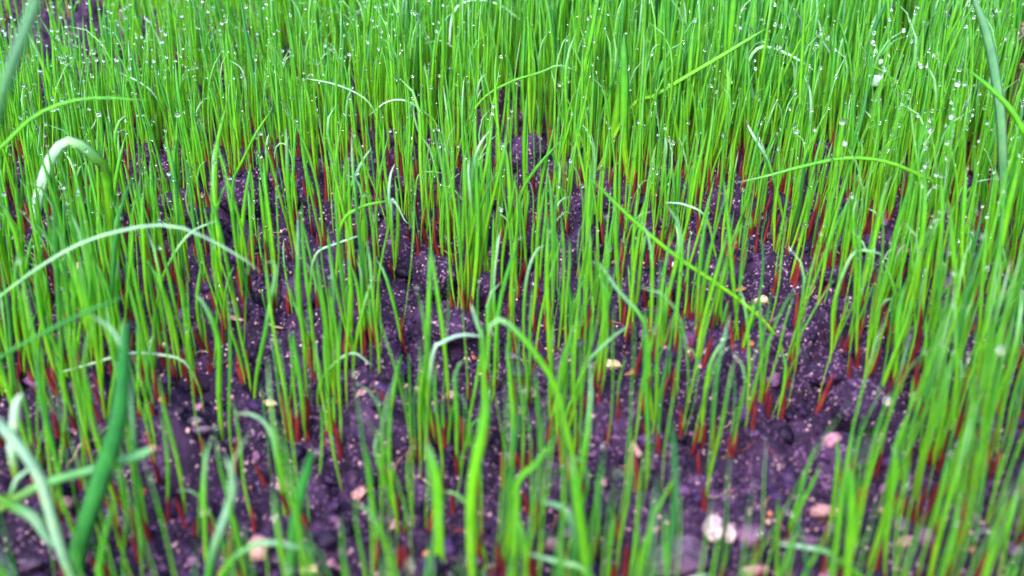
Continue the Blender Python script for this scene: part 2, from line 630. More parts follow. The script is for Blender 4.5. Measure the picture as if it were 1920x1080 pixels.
    stone(1425, 1000, 34, 30, M_MAUVE, 'lilac pebble just right of the two whitish pebbles', None, group=PB)
    stone(958, 668, 30, 24, M_MAUVE, 'mauve pebble below the bent leaf at centre', 'centre mauve pebble', group=PB)
    stone(1720, 745, 40, 26, M_PINK, 'pink pebble right of the blocky clod', None, group=PB)
    stone(1655, 815, 44, 28, M_PINK, 'knobbly pink pebble between blocky clod and tall sprouts', 'knobbly pink pebble', group=PB)
    stone(1905, 1030, 40, 30, M_MAUVE, 'grey mauve pebble in the bottom right corner', 'corner pebble', group=PB)
    stone(1700, 1015, 44, 26, M_PINK, 'pink pebble by thick red sheaths in the lower right', None, group=PB)
    stone(1415, 1070, 80, 30, M_PINK, 'pinkish stone on the bottom edge right of the lavender stone', 'bottom pinkish stone', name='stone', cat='stone', group=PB)
    stone(60, 1060, 50, 34, M_MAUVE, 'mauve pebble in the bottom left corner', 'left corner pebble', group=PB)
    stone(120, 945, 44, 40, M_PINK, 'rusty pink pebble behind the thick cut stalk', None, group=PB)
    stone(885, 1055, 46, 30, M_MAUVE, 'lilac pebble on the bottom edge just left of centre', 'bottom lilac pebble', group=PB)
    stone(1070, 1000, 40, 26, M_MAUVE, 'purple pebble near the bottom centre', 'bottom centre pebble', group=PB)
    stone(600, 850, 34, 26, M_MAUVE, 'dusky pebble right of the cream sliver', None, group=PB)
    k = dict(name='wood_chip', cat='wood chip', kind='chip', group=CH)
    stone(805, 490, 50, 30, M_ORANGE, 'orange brown chip propped behind the round dark clod', 'orange chip', **k, ang=-.6)
    stone(1045, 492, 22, 16, M_ORANGE, 'small orange chip behind the centre sprouts', 'small orange chip', **k)
    stone(1186, 697, 34, 13, M_ORANGE, 'slim orange husk right of the bright cream pebble', None, **k, ang=.6)
    stone(1386, 542, 30, 12, M_ORANGE, 'orange chip touching the cream and pink pebble', None, **k, ang=.3)
    stone(430, 592, 60, 16, M_PINK, 'long pinkish chip left of centre', 'long pinkish chip', **k, ang=-.5)
    stone(512, 612, 46, 9, M_TAN, 'thin pale splinter right of the long pinkish chip', None, **k, ang=-.3)
    stone(1158, 492, 30, 22, M_TAN, 'tan chip among dark red sheaths right of centre', 'tan chip', **k)
    stone(1185, 497, 26, 14, M_ORANGE, 'rusty chip just right of the tan chip', None, **k, ang=.7)
    stone(1815, 525, 20, 36, M_TAN, 'upright tan chip between tall sprouts at the right', 'upright tan chip', **k)
    stone(1690, 470, 26, 26, M_TAN, 'brownish chip hidden in the right sprouts', None, **k)
    stone(1080, 605, 44, 9, M_TAN, 'thin pale bark strip right of the bent white leaf', 'thin bark strip', **k, ang=.2)
    stone(700, 745, 60, 12, M_ORANGE, 'rust coloured sliver leaning on the rosy pebble', None, **k, ang=.7)
    stone(1030, 655, 30, 12, M_CREAM, 'yellowish chip below the centre', None, **k, ang=-.7)
    stone(1785, 800, 60, 14, M_TAN, 'tan sliver among the right foreground sprouts', 'tan sliver', **k, ang=.2)
    stone(1760, 905, 30, 20, M_ORANGE, 'orange brown chip at the lower right', None, **k)
    stone(900, 700, 26, 10, M_CREAM, 'cream sliver in front of the wide dark clod', None, **k, ang=.9)
    stone(420, 48, 34, 18, M_ORANGE, 'blurred orange chip at the top of the thin rear grass', None, **k)
    stone(245, 130, 24, 20, M_PINK, 'blurred pinkish chip in the sparse grass at upper left', None, **k)
    stone(20, 850, 40, 18, M_TAN, 'tan chip near the left edge behind pale leaves', 'left edge chip', **k)


build_stones()


def build_litter():
    n, k = 260, 7
    x, y = sample_ground(n, bias=.5)
    a = rng.uniform(0, 2 * np.pi, n)
    ln = rng.uniform(.003, .010, n)
    s_ = np.linspace(-.5, .5, k)
    bend = rng.normal(0, 1.4, n)
    ang = a[:, None] + bend[:, None] * s_[None]
    st = np.stack([np.cos(ang), np.sin(ang)], -1) * (ln / (k - 1))[:, None, None]
    xy = np.cumsum(st, 1) + np.stack([x, y], -1)[:, None, :]
    z = ground_h(xy[..., 0], xy[..., 1])
    z = .5 * z + .5 * z.max(1, keepdims=True) + .0001
    P = np.concatenate([xy, z[..., None]], -1)
    sec = np.array([(math.cos(b), math.sin(b)) for b in np.linspace(0, 2 * math.pi, 5)[:-1]])
    hw = rng.uniform(.00005, .00019, n)[:, None] * np.array([.4, .8, 1, 1, 1, .8, .3])[None]
    side = np.tile(np.array([0.0, 0, 1]), (n, k, 1))
    V, F, C = sweep(P, hw, side, sec, np.tile(s_, (n, 1)), np.zeros(n), np.zeros((n, k)))
    o = mesh_obj('plant_litter', V, F, M_CRUMB)
    pal = np.array([(.20, .12, .07), (.30, .20, .13), (.10, .05, .035), (.14, .03, .02), (.36, .27, .20)])
    c = pal[rng.integers(0, 5, n)]
    C = np.ones((n, k * 4, 4))
    C[..., :3] = c[:, None, :]
    set_col(o, 'tint', C.reshape(-1, 4))
    o['kind'] = 'stuff'
    o['label'] = 'fine dry root fibres and straw bits on the soil'
    o['category'] = 'litter'


build_litter()

# ------------------------------------------------------------------ single leaves traced where they grow
def spline(P, K):
    P = np.asarray(P, float)
    P = np.vstack([2 * P[0] - P[1], P, 2 * P[-1] - P[-2]])
    n = len(P) - 3
    seg = np.linalg.norm(np.diff(P[1:-1], axis=0), axis=1)
    cum = np.concatenate([[0], np.cumsum(seg)]) / seg.sum()
    out = []
    for s in np.linspace(0, 1, K):
        i = min(n - 1, int(np.searchsorted(cum, s, 'right') - 1))
        f = (s - cum[i]) / max(1e-9, cum[i + 1] - cum[i])
        p0, p1, p2, p3 = P[i:i + 4]
        out.append(.5 * ((2 * p1) + (p2 - p0) * f + (2 * p0 - 5 * p1 + 4 * p2 - p3) * f ** 2 + (3 * p1 - p0 - 3 * p2 + p3) * f ** 3))
    return np.array(out)


HERO = []      # (photo points, label) of the long blades, to describe the drops
SPOTS = []     # places where drops can hang: (point, r)


def leaf(pts, w, label, root=None, dy=0.0, rnd=.5, pale=0.0, pale_from=.55, face=0.0, tip=.7, foot=.5, Y=None, group=None, K=26,
         name='grass_leaf', parent=None, mat=None, drops=0, mark=None):
    """pts: photo pixels from foot to tip; root: ground pixel of the foot (pts[0] when None); dy: how far the tip leans away (m);
    w: width in pixels; face: 0 = flat side to the viewer, 1 = flat side up"""
    if Y is None:
        r = root or pts[0]
        g = on_ground(*r)
        Y0 = g[1]
    else:
        Y0 = Y
        g = None
    n = len(pts)
    P = []
    if root is not None and Y is None:
        P.append(np.array([g[0], g[1], gh(g[0], g[1]) - .002]))
    for i, (a, b) in enumerate(pts):
        f = (i + (1 if root else 0)) / max(1, n - 1 + (1 if root else 0))
        P.append(at_Y(a, b, Y0 + dy * f))
    if root is None and Y is None:
        P[0][2] = gh(P[0][0], P[0][1]) - .002
    P = spline(P, K)
    tt = np.linspace(0, 1, K)
    a1, a2, b1 = rng.uniform(0, 6.3, 3)
    wob = float(to_px(P.mean(0))[2]) / FPX * (1.3 + .05 * w)
    P[:, 0] += wob * np.sin(a1 + 9 * tt) * tt
    P[:, 2] += wob * .8 * np.sin(a2 + 12 * tt) * tt
    dep = to_px(P.mean(0))[2]
    hw = .5 * w * (.62 if w < 20 else .80) * float(dep) / FPX
    t, prof = blade_profile(K, tip, foot)
    T = nrm(np.gradient(P, axis=0))
    view = nrm(np.array([0, 0, CAM_H]) - P)
    up = np.array([0, 0, 1.0])
    nn = nrm(view * (1 - face) + up * face)
    side = nrm(np.cross(T, nn))
    for i in range(1, K):
        if (side[i] * side[i - 1]).sum() < 0:
            side[i] *= -1
    pl = np.clip((t - pale_from) / .25, 0, 1) * pale  # whitening toward the tip: glaucous tone and sheen painted as colour
    base = P[0].copy()
    V, F, C = sweep((P - base)[None], (hw * prof)[None], side[None], SEC8, t[None], np.array([rnd]), pl[None])
    o = mesh_obj(name, V, F, mat or M_GRASS, parent=parent, loc=tuple(base) if parent is None else tuple(base - np.array(parent.location)))
    set_col(o, 'blade', C)
    if parent is None:
        tag(o, label, 'grass blade', group or 'long grass blades')
    if parent is None and len(label.replace(',', '').split()) <= 10 and pts[-1][1] < 1080:
        HERO.append((np.array(to_px(P)[:2]).T, label))
    if mark:       # a withered spot or dry end: a cap that follows the blade
        f0, f1, mname, mmat = mark
        i0, i1 = int(f0 * (K - 1)), int(f1 * (K - 1)) + 1
        tt2 = t[i0:i1]
        env = np.sin(np.pi * np.clip((tt2 - tt2[0]) / (tt2[-1] - tt2[0]), .12, 1 if f1 < 1 else .75)) ** .5
        V, F, C = sweep((P[i0:i1] - base)[None], (hw * prof[i0:i1] * 1.04 * env + .00002)[None], side[i0:i1][None], SEC8, tt2[None], np.array([rnd]), tt2[None] * 0)
        mesh_obj(mname, V, F, mmat, parent=o)
    for q in range(drops):
        i = int(rng.uniform(.3, .97) * (K - 1))
        SPOTS.append((P[i] + side[i] * hw * prof[i] * rng.choice([-1, 1]) * .9, rng.uniform(.00030, .0005)))
    return P


def build_blades():
    L = leaf
    # --- upper left
    L([(-150, 520), (-60, 400), (-20, 270), (8, 165), (42, 75), (76, -20)], 26, 'broad blurred blade close to the lens at the upper left edge', Y=.105, rnd=1.5, pale=.25, foot=.9, tip=.95)
    L([(-110, 470), (-60, 330), (0, 275), (60, 220), (120, 193), (190, 184), (282, 190)], 13, 'long arching blade sweeping right from the left edge', root=(-140, 640), rnd=.35, face=.4, drops=2)
    L([(198, 335), (188, 305), (160, 276), (128, 262), (100, 288), (78, 350), (58, 432)], 26, 'folded blade with white glossy tip and brown spot, far left', root=(212, 520), rnd=.6, pale=.85, pale_from=.5, tip=.9, dy=-.01, face=.35, mark=(.44, .56, 'brown_spot', M_BARK))  # the white highlight on the folded tip is painted by pale
    L([(315, 235), (292, 180), (258, 152), (222, 134)], 7, 'thin whitish blade pointing left above the arching blade', root=(325, 330), rnd=.8, pale=.9, face=.7)
    L([(462, 200), (462, 160), (450, 126), (427, 112)], 6, 'small pale hook-shaped blade in the upper left grass', root=(470, 300), rnd=.8, pale=.7, face=.5)
    L([(362, 240), (370, 205), (382, 188), (396, 181)], 6, 'short pale blade curving right in the upper left', root=(350, 330), rnd=.8, pale=.7)
    L([(432, 345), (455, 300), (480, 250), (509, 209)], 9, 'straight bright blade slanting right above the bare soil', root=(405, 420), rnd=.1, drops=1)
    L([(500, 325), (499, 285), (506, 250)], 9, 'short blade with white tip right of the straight slanting blade', root=(497, 410), rnd=.5, pale=.8, pale_from=.6)
    L([(552, 350), (545, 290), (532, 268), (519, 275), (516, 300)], 6, 'little hooked blade with its tip bent down, upper left', root=(560, 430), rnd=.4, pale=.4)
    L([(640, 60), (618, 24), (585, 8), (548, 1)], 9, 'dull bluish blade lying along the top edge, left', root=(700, 140), rnd=1, pale=.3, face=.7)
    L([(90, 250), (62, 195), (55, 170), (65, 225), (80, 250)], 7, 'pale bent blade in front of the left arching blade', root=(95, 330), rnd=.9, pale=.5)
    L([(720, 300), (712, 240), (690, 190), (640, 162), (574, 147)], 8, 'pale blade with long tip pointing left, upper centre left', root=(725, 380), rnd=.5, pale=.8, face=.6)
    L([(290, 50), (300, 22), (315, 10), (322, 30)], 5, 'thin whitish hook near the top left edge', root=(285, 110), rnd=.9, pale=.6)
    L([(150, 262), (175, 240), (182, 214)], 8, 'small bluish blade above the folded glossy blade', root=(140, 330), rnd=1, pale=.5)
    L([(215, 258), (232, 244), (250, 238)], 6, 'small curved blade right of the folded glossy blade', root=(205, 330), rnd=.7, pale=.4)
    # --- upper centre
    L([(835, 300), (818, 234), (800, 214), (762, 188), (725, 190), (690, 217)], 7, 'arched blade with white tip pointing down left', root=(845, 360), rnd=.3, pale=.85, face=.4, drops=2)
    L([(1000, 110), (985, 50), (962, 26), (928, 6), (888, 0), (858, 12), (848, 35), (844, 88)], 10, 'arch over the top edge with pale grey hanging tip', root=(1015, 215), rnd=.5, pale=.95, pale_from=.45, tip=.9, face=.5)
    L([(870, 130), (850, 92), (826, 75), (794, 82)], 6, 'small white-topped arch left of the grey hanging tip', root=(880, 210), rnd=.4, pale=.8, face=.5)
    L([(870, 245), (905, 187), (960, 152), (1010, 135), (1046, 122), (1080, 134)], 8, 'arching blade whose pale tip ends right of the top centre', root=(845, 330), rnd=.35, pale=.6, pale_from=.8, face=.3, drops=3)
    L([(1085, 180), (1098, 110), (1112, 50), (1128, -15)], 14, 'wide bright blade rising to the top edge right of centre', root=(1072, 300), rnd=.2, foot=.8)
    L([(886, 345), (893, 295), (905, 263), (920, 243)], 11, 'pale wide leaf tip leaning right above the thick tuft', root=(868, 560), rnd=.6, pale=.95, pale_from=.68)
    L([(868, 420), (872, 345), (872, 300), (877, 277)], 12, 'broad green leaf tip on the left side of the thick tuft', root=(858, 575), rnd=.3, pale=.3, pale_from=.8)
    L([(884, 430), (881, 370), (879, 325), (881, 300)], 11, 'pointed leaf with shining white tip in the thick tuft', root=(866, 580), rnd=.3, pale=1, pale_from=.72)
    L([(886, 330), (897, 300), (917, 282)], 7, 'short bluish tip beside the pale wide leaf', root=(872, 560), rnd=.9, pale=.5)
    L([(650, 370), (668, 325), (683, 300), (699, 279)], 12, 'blunt grey-green leaf tip slanting right, left of centre', root=(632, 470), rnd=.8, pale=.4)
    L([(734, 420), (728, 365), (731, 330), (741, 308)], 10, 'curved leaf with bright white edge left of the thick tuft', root=(742, 520), rnd=.6, pale=.95, pale_from=.6)
    L([(735, 410), (732, 372), (744, 386), (757, 412), (767, 421)], 8, 'drooping leaf tip under the white-edged leaf', root=(740, 530), rnd=.8, pale=.6, pale_from=.5)
    L([(975, 370), (1000, 325), (1022, 295), (1051, 263)], 11, 'even green blade slanting right over the bare soil', root=(945, 450), rnd=.6)
    L([(822, 350), (812, 290), (790, 255), (778, 220), (775, 192)], 8, 'tall blade bending left in S shape behind the tuft', root=(828, 420), rnd=.6, pale=.3)
    L([(775, 390), (783, 335), (802, 323), (831, 323)], 6, 'small hook pointing right, above the white-edged leaf', root=(770, 470), rnd=.4, pale=.3)
    L([(890, 240), (893, 180), (900, 148), (912, 138)], 7, 'small pale hook behind the arching blade at top centre', root=(888, 320), rnd=.6, pale=.7)
    L([(1180, 205), (1230, 178), (1310, 128), (1385, 84), (1436, 55)], 13, 'long straight bright blade slanting up right across the rear grass', root=(1110, 330), rnd=.12, face=.3, foot=.8, tip=.8)
    L([(1042, 330), (1065, 240), (1072, 210), (1062, 180)], 8, 'blade with rounded bend in the centre rear grass', root=(1030, 400), rnd=.3)
    L([(1200, 200), (1218, 110), (1225, 88), (1240, 80)], 7, 'pale kinked blade right of the top centre', root=(1192, 300), rnd=.7, pale=.5)
    L([(1110, 400), (1114, 330), (1114, 285)], 10, 'dull bluish leaf tip above the long slanting leaf', root=(1112, 480), rnd=.9, pale=.5)
    L([(1240, 370), (1248, 290), (1246, 258)], 10, 'leaf with white inner face right of centre', root=(1238, 440), rnd=.4, pale=.9, pale_from=.75)
    L([(660, 50), (675, 20), (697, -8)], 8, 'greyish pale blade at the top edge left of centre', root=(645, 140), rnd=.9, pale=.8)
    L([(1290, 330), (1282, 280), (1272, 255)], 7, 'blade with a curled pale tip near the dark soil gap', root=(1294, 410), rnd=.5, pale=.6)
    # --- upper right
    L([(1392, 190), (1402, 120), (1424, 88), (1452, 90), (1490, 108), (1532, 139)], 11, 'arched blade with silver-white top, upper right', root=(1384, 300), rnd=.3, pale=1, pale_from=.5, face=.35, drops=1)  # the silvery sheen on the arch is put into the colour
    L([(1790, 420), (1760, 350), (1720, 325), (1655, 300), (1582, 297), (1500, 314), (1440, 329), (1379, 341)], 13, 'long horizontal blade with its tip pointing left, right side', root=(1800, 520), rnd=.35, pale=.25, pale_from=.8, face=.3, dy=-.012, tip=.6)
    L([(1462, 380), (1442, 310), (1431, 285), (1412, 250), (1398, 222)], 11, 'dry whitish leaf tip with brown point above the horizontal blade', root=(1478, 470), rnd=.9, pale=1, pale_from=.6, mark=(.93, 1.0, 'dry_tip', M_BARK))
    L([(1640, -30), (1690, 35), (1735, 85), (1790, 135), (1815, 160)], 18, 'broad dark blade slanting down right from the top edge', Y=.40, rnd=.9, face=.2, foot=.8)
    L([(1880, 330), (1877, 220), (1868, 145), (1850, 65), (1818, -20)], 22, 'widest upright blade in the upper right with bluish face', root=(1885, 520), rnd=1.4, pale=.25, pale_from=.2, foot=.7, tip=.75)
    L([(1990, 420), (1940, 290), (1900, 215), (1862, 172), (1815, 128)], 18, 'wide bright blade slanting up left from the right edge', root=(2020, 560), rnd=.15, face=.2, foot=.8)
    L([(1495, 100), (1510, 72), (1535, 50), (1572, 34)], 8, 'pale paired blade pointing right near the top right', root=(1488, 200), rnd=.8, pale=.8, face=.5)
    L([(1498, 110), (1520, 80), (1545, 60), (1562, 50)], 7, 'lower pale blade of the pair near the top right', root=(1492, 215), rnd=.8, pale=.8, face=.5)
    L([(1575, 210), (1570, 150), (1556, 100), (1528, 60)], 8, 'pale narrow blade leaning left, upper right', root=(1580, 300), rnd=.7, pale=.7)
    L([(1520, 300), (1519, 200), (1516, 165), (1508, 140)], 9, 'upright blade with whitish bent tip, upper right', root=(1524, 400), rnd=.4, pale=.7)
    L([(1498, 260), (1500, 180), (1506, 90), (1510, -20)], 10, 'tall straight lime blade reaching the top edge', root=(1494, 380), rnd=.05, foot=.8)
    L([(1720, 250), (1700, 190), (1668, 145), (1628, 119)], 9, 'green blade leaning left over the chickweed leaf', root=(1735, 350), rnd=.2)
    L([(1590, 330), (1608, 250), (1624, 180), (1628, 165)], 11, 'dark bluish blade left of the chickweed sprig', root=(1580, 420), rnd=1.4, pale=.1)
    L([(1630, 260), (1628, 215), (1640, 200)], 9, 'short grey-blue tip under the chickweed leaf', root=(1630, 330), rnd=1, pale=.6)
    L([(1700, 420), (1716, 320), (1726, 250), (1734, 230)], 12, 'bright rounded tip among the right rear blades', root=(1690, 520), rnd=.1)
    L([(1845, 350), (1852, 290), (1870, 232)], 14, 'grey-green rounded tip at the right edge', root=(1838, 460), rnd=.9, pale=.5, pale_from=.8)
    L([(1605, 520), (1600, 440), (1602, 395), (1610, 374)], 14, 'thick blade with a glossy white wet tip, right of centre', root=(1598, 610), rnd=.2, pale=.9, pale_from=.85)
    L([(1340, 470), (1322, 404), (1285, 384), (1247, 380)], 8, 'small white arch pointing left in the centre right', root=(1350, 560), rnd=.4, pale=.95, face=.5)
    L([(1905, 560), (1885, 490), (1872, 455)], 12, 'blurred whitish tip at the right edge in mid height', root=(1915, 650), rnd=.6, pale=.8, pale_from=.8)
    # --- middle left
    L([(-150, 660), (-60, 590), (0, 556), (60, 510), (148, 456), (240, 428), (312, 422), (372, 440), (450, 482), (492, 512)], 10, 'long pale arch across the left side, its tip turned down right', root=(-160, 820), rnd=.5, pale=.7, pale_from=.35, face=.3)
    L([(300, 540), (322, 485), (358, 436), (407, 412)], 9, 'pale curved blade crossing the long pale arch', root=(285, 660), rnd=.7, pale=.6)
    L([(-120, 760), (-30, 690), (60, 636), (150, 590), (240, 556)], 12, 'dull green blurred blade slanting up right at the left edge', Y=.118, rnd=1.4, foot=.8)
    L([(375, 730), (345, 678), (290, 664), (235, 663), (165, 683), (105, 702)], 8, 'thin bluish-white horizontal blade at the left', root=(385, 800), rnd=.9, pale=.9, pale_from=.2, face=.4)
    L([(165, 560), (158, 480), (147, 430), (134, 398)], 13, 'blurred grey-green tip above the long pale arch', root=(175, 690), rnd=.8, pale=.35)
    L([(262, 1000), (250, 800), (236, 690), (212, 622), (168, 590)], 14, 'bluish blade bent over to the left in the left foreground', root=(268, 1130), rnd=1.4, pale=.5, dy=.01)
    L([(412, 760), (408, 640), (385, 572), (366, 553)], 17, 'blade with thick rounded pale bend left of centre', root=(420, 850), rnd=.4, pale=.6, pale_from=.8)
    L([(215, 600), (222, 520), (221, 485)], 14, 'blurred pale tip left of the pale curved blade', root=(210, 700), rnd=.5, pale=.6, pale_from=.8)
    L([(582, 545), (590, 480), (625, 458), (682, 438)], 8, 'whitish blade pointing right, left of centre', root=(578, 620), rnd=.6, pale=.85, pale_from=.45, face=.4)
    L([(632, 500), (640, 418), (680, 386), (732, 375)], 10, 'two-toned blade curving right toward the centre', root=(628, 590), rnd=.4, face=.3)
    L([(482, 700), (505, 580), (520, 500), (495, 490)], 13, 'bluish blade with dull bent tip left of centre', root=(474, 790), rnd=.9, pale=.3)
    # --- centre
    L([(928, 590), (925, 510), (932, 462), (940, 434)], 14, 'grey-white curved leaf tip right of the round clod', root=(934, 640), rnd=.7, pale=.75, pale_from=.4)
    L([(982, 640), (982, 590), (990, 515), (1004, 470), (1020, 459)], 10, 'slim pale leaf curving right at the centre', root=(982, 690), rnd=.6, pale=.6, pale_from=.6)
    L([(1440, 610), (1370, 549), (1270, 482), (1180, 406), (1111, 338)], 14, 'long lime leaf slanting down right across the centre', root=(1470, 700), rnd=.05, face=.3, foot=.9)
    L([(1220, 740), (1214, 640), (1200, 592), (1160, 545), (1124, 492)], 13, 'pale leaf slanting up left over the mauve pebble', root=(1226, 830), rnd=.5, pale=.55, pale_from=.65)
    L([(908, 780), (905, 650), (895, 610), (884, 569)], 16, 'leaf with pure white inner tip at the centre foreground', root=(912, 850), rnd=.5, pale=1, pale_from=.74)
    L([(800, 800), (812, 665), (832, 640), (866, 627), (905, 633)], 12, 'low white-topped arch left of the white leaf tip', root=(795, 880), rnd=.5, pale=.9, pale_from=.5, face=.2)
    L([(1085, 900), (1045, 740), (1005, 668), (970, 622), (940, 598), (922, 606), (922, 632)], 17, 'thick bright leaf bent over with pale hooked tip at centre', root=(1095, 985), rnd=.15, pale=.8, pale_from=.82, tip=.85)
    L([(1060, 790), (1095, 690), (1130, 650), (1180, 610)], 11, 'grey-green leaf pointing right above the cream pebble', root=(1050, 860), rnd=.6, pale=.4)
    L([(600, 720), (655, 662), (700, 686)], 8, 'short grey tip lying right, lower left of centre', root=(598, 790), rnd=.8, pale=.7)
    L([(1045, 465), (1040, 410), (1052, 375), (1067, 369)], 7, 'thin curved grey blade right of the rear soil gap', root=(1046, 540), rnd=.7, pale=.6)
    L([(1022, 530), (1030, 440), (1056, 400), (1070, 402)], 7, 'slender blade with its tip bending right at centre', root=(1020, 600), rnd=.6, pale=.4)
    L([(960, 500), (955, 430), (945, 405), (930, 400)], 7, 'slender blade with its tip bending left at centre', root=(963, 590), rnd=.4, pale=.3)
    # --- foreground
    L([(140, 1250), (138, 1120), (150, 1020), (186, 900), (226, 770), (242, 600)], 44, 'very broad dark blue-green blade in the left foreground', Y=.098, rnd=1.6, foot=.7, tip=.55)
    L([(200, 1200), (140, 1090), (105, 1000), (76, 905), (40, 840), (-20, 770)], 24, 'blurred pale grey stem leaning left in the lower left', Y=.095, rnd=.9, pale=.75, pale_from=.2, foot=.8, tip=.9)
    L([(30, 900), (22, 830), (30, 770), (43, 738)], 22, 'short shining white leaf near the left edge', Y=.10, rnd=.5, pale=1, pale_from=.1)
    L([(-10, 960), (80, 908), (180, 880), (296, 838)], 22, 'thick pale green stalk with a cut tan end, lower left', Y=.10, rnd=1.3, pale=.15, pale_from=.0, foot=1, tip=.995, mark=(.93, 1.0, 'cut_end', M_TAN))
    L([(10, 945), (30, 905), (52, 876)], 14, 'short pale blade above the thick cut stalk', Y=.099, rnd=.7, pale=.7, pale_from=.2)
    L([(-30, 920), (20, 945), (66, 975), (108, 1030)], 26, 'blurred silvery blade drooping right under the cut stalk', Y=.096, rnd=1.4, pale=.5, pale_from=.3)
    L([(385, 1130), (402, 1030), (430, 940), (436, 890), (424, 853)], 22, 'pale blurred blade rising in the lower left foreground', root=(380, 1190), rnd=1.4, pale=.55, pale_from=.4)
    L([(530, 930), (520, 860), (505, 806), (475, 780), (438, 775)], 14, 'blurred grey-green bend pointing left, lower left', root=(535, 1000), rnd=.7, pale=.5)
    L([(390, 1160), (415, 1080), (455, 1034), (505, 1016), (590, 1036)], 18, 'low blurred arch on the bottom edge, left of centre', root=(380, 1240), rnd=.7, pale=.5, face=.2)
    L([(538, 1130), (552, 1000), (568, 910), (584, 838)], 26, 'wide pointed green blade rising from the bottom edge', root=(532, 1200), rnd=1.4, foot=.7)
    L([(812, 1130), (824, 1060), (818, 920), (800, 828)], 24, 'thick lime blade with grey tip rising from the bottom, left of centre', root=(815, 1180), rnd=.2, pale=.5, pale_from=.85, foot=.8)
    L([(890, 1130), (884, 1020), (886, 900), (905, 800), (918, 715)], 26, 'tall thick lime blade rising from the bottom near centre', root=(892, 1180), rnd=.1, foot=.8)
    L([(1105, 1140), (1092, 1000), (1080, 920), (1066, 855)], 26, 'thick lime blade with a white glint right of the bottom centre', root=(1110, 1190), rnd=.25, pale=.8, pale_from=.88, foot=.8)  # the glint is a whitened tip colour
    L([(1080, 1120), (1076, 1010), (1060, 955), (1015, 938)], 20, 'dull bluish bend right of the bottom centre', root=(1085, 1180), rnd=1.4, pale=.35)
    L([(1160, 1150), (1100, 1072), (1050, 1054), (985, 1036)], 18, 'pale drooping blade on the bottom edge right of centre', root=(1180, 1230), rnd=.8, pale=.6, face=.2)
    L([(950, 1130), (968, 970), (972, 905), (1005, 870), (1042, 820)], 18, 'forked-looking blade leaning right near the bottom centre', root=(945, 1180), rnd=.3)
    L([(1640, 1100), (1560, 1040), (1520, 1028), (1458, 1018)], 15, 'short pale horizontal blade near the bottom right', root=(1660, 1180), rnd=.8, pale=.8, face=.2)
    L([(1300, 1150), (1270, 1100), (1330, 1075)], 16, 'pale blade tip cut by the bottom edge', root=(1305, 1200), rnd=.8, pale=.6)
    L([(1590, 1100), (1594, 980), (1597, 900), (1592, 868)], 22, 'thick blade with tan blunt tip at the lower right', root=(1588, 1180), rnd=.3, pale=.4, pale_from=.9, foot=.8, mark=(.92, 1.0, 'dry_tip', M_TAN))
    L([(1660, 1040), (1672, 930), (1678, 860), (1674, 832)], 16, 'blade with small whitish tip right of the blocky clod', root=(1655, 1110), rnd=.2, pale=.7, pale_from=.88)
    L([(1560, 640), (1566, 560), (1598, 476), (1642, 472), (1658, 480)], 11, 'slim blade with pale rounded bend, right of centre', root=(1550, 720), rnd=.3, pale=.5)


build_blades()


# ------------------------------------------------------------------ chickweed sprig and dry leaf in the upper right
def build_sprig():
    g = on_ground(1660, 330)
    root = empty('chickweed_sprig', tuple(g))
    tag(root, 'tiny chickweed sprig with a pale round leaf and white bud', 'weed')
    Y = g[1]

    def tube(name, pts, r, mat, rnd):
        P = spline([at_Y(a, b, Y) for a, b in pts], 14)
        t = np.linspace(0, 1, 14)
        side = np.tile(np.array([1.0, 0, 0]), (14, 1))
        sec = np.array([(math.cos(a), math.sin(a)) for a in np.linspace(0, 2 * math.pi, 7)[:-1]])
        V, F, C = sweep((P - g)[None], (r * (1 - .5 * t))[None], side[None], sec, (.3 + .5 * t)[None], np.array([rnd]), (t * .3)[None])
        o = mesh_obj(name, V, F, mat, parent=root)
        set_col(o, 'blade', C)
    tube('stem', [(1660, 330), (1654, 230), (1648, 150), (1650, 115), (1640, 82)], .0005, M_GRASS, .3)

    def disc(name, px, py, w, h, ang, pale):
        V, F = ICO3
        c = at_Y(px, py, Y - .001)
        dep = float(to_px(c)[2])
        Vv = V.copy()
        Vv[:, 0] *= np.sqrt(np.clip(1 - .55 * (Vv[:, 2] + .2), .05, 1.6)) * .9
        Vv = Vv * np.array([.5 * w * dep / FPX, .0003, .5 * h * dep / FPX])
        Vv[:, 1] += 600 * (Vv[:, 0] ** 2) * .5
        ca, sa = math.cos(ang), math.sin(ang)
        Vv = np.stack([Vv[:, 0] * ca - Vv[:, 2] * sa, Vv[:, 1], Vv[:, 0] * sa + Vv[:, 2] * ca], -1)
        o = mesh_obj(name, Vv + (c - g), F, M_GRASS, parent=root)
        set_col(o, 'blade', np.tile(np.array([.7, .7, pale, .5]), (len(Vv), 1)))
    disc('leaf', 1641, 151, 26, 24, .5, 1.0)
    disc('leaf', 1662, 92, 16, 34, -.7, .1)
    disc('leaf', 1650, 116, 14, 12, .9, .8)
    disc('leaf', 1641, 98, 12, 14, .2, .4)
    V, F = ICO3
    c = at_Y(1636, 80, Y - .001)
    mesh_obj('bud', V * np.array([.0005, .0005, .0007]) + (c - g), F, M_WHITE, parent=root)


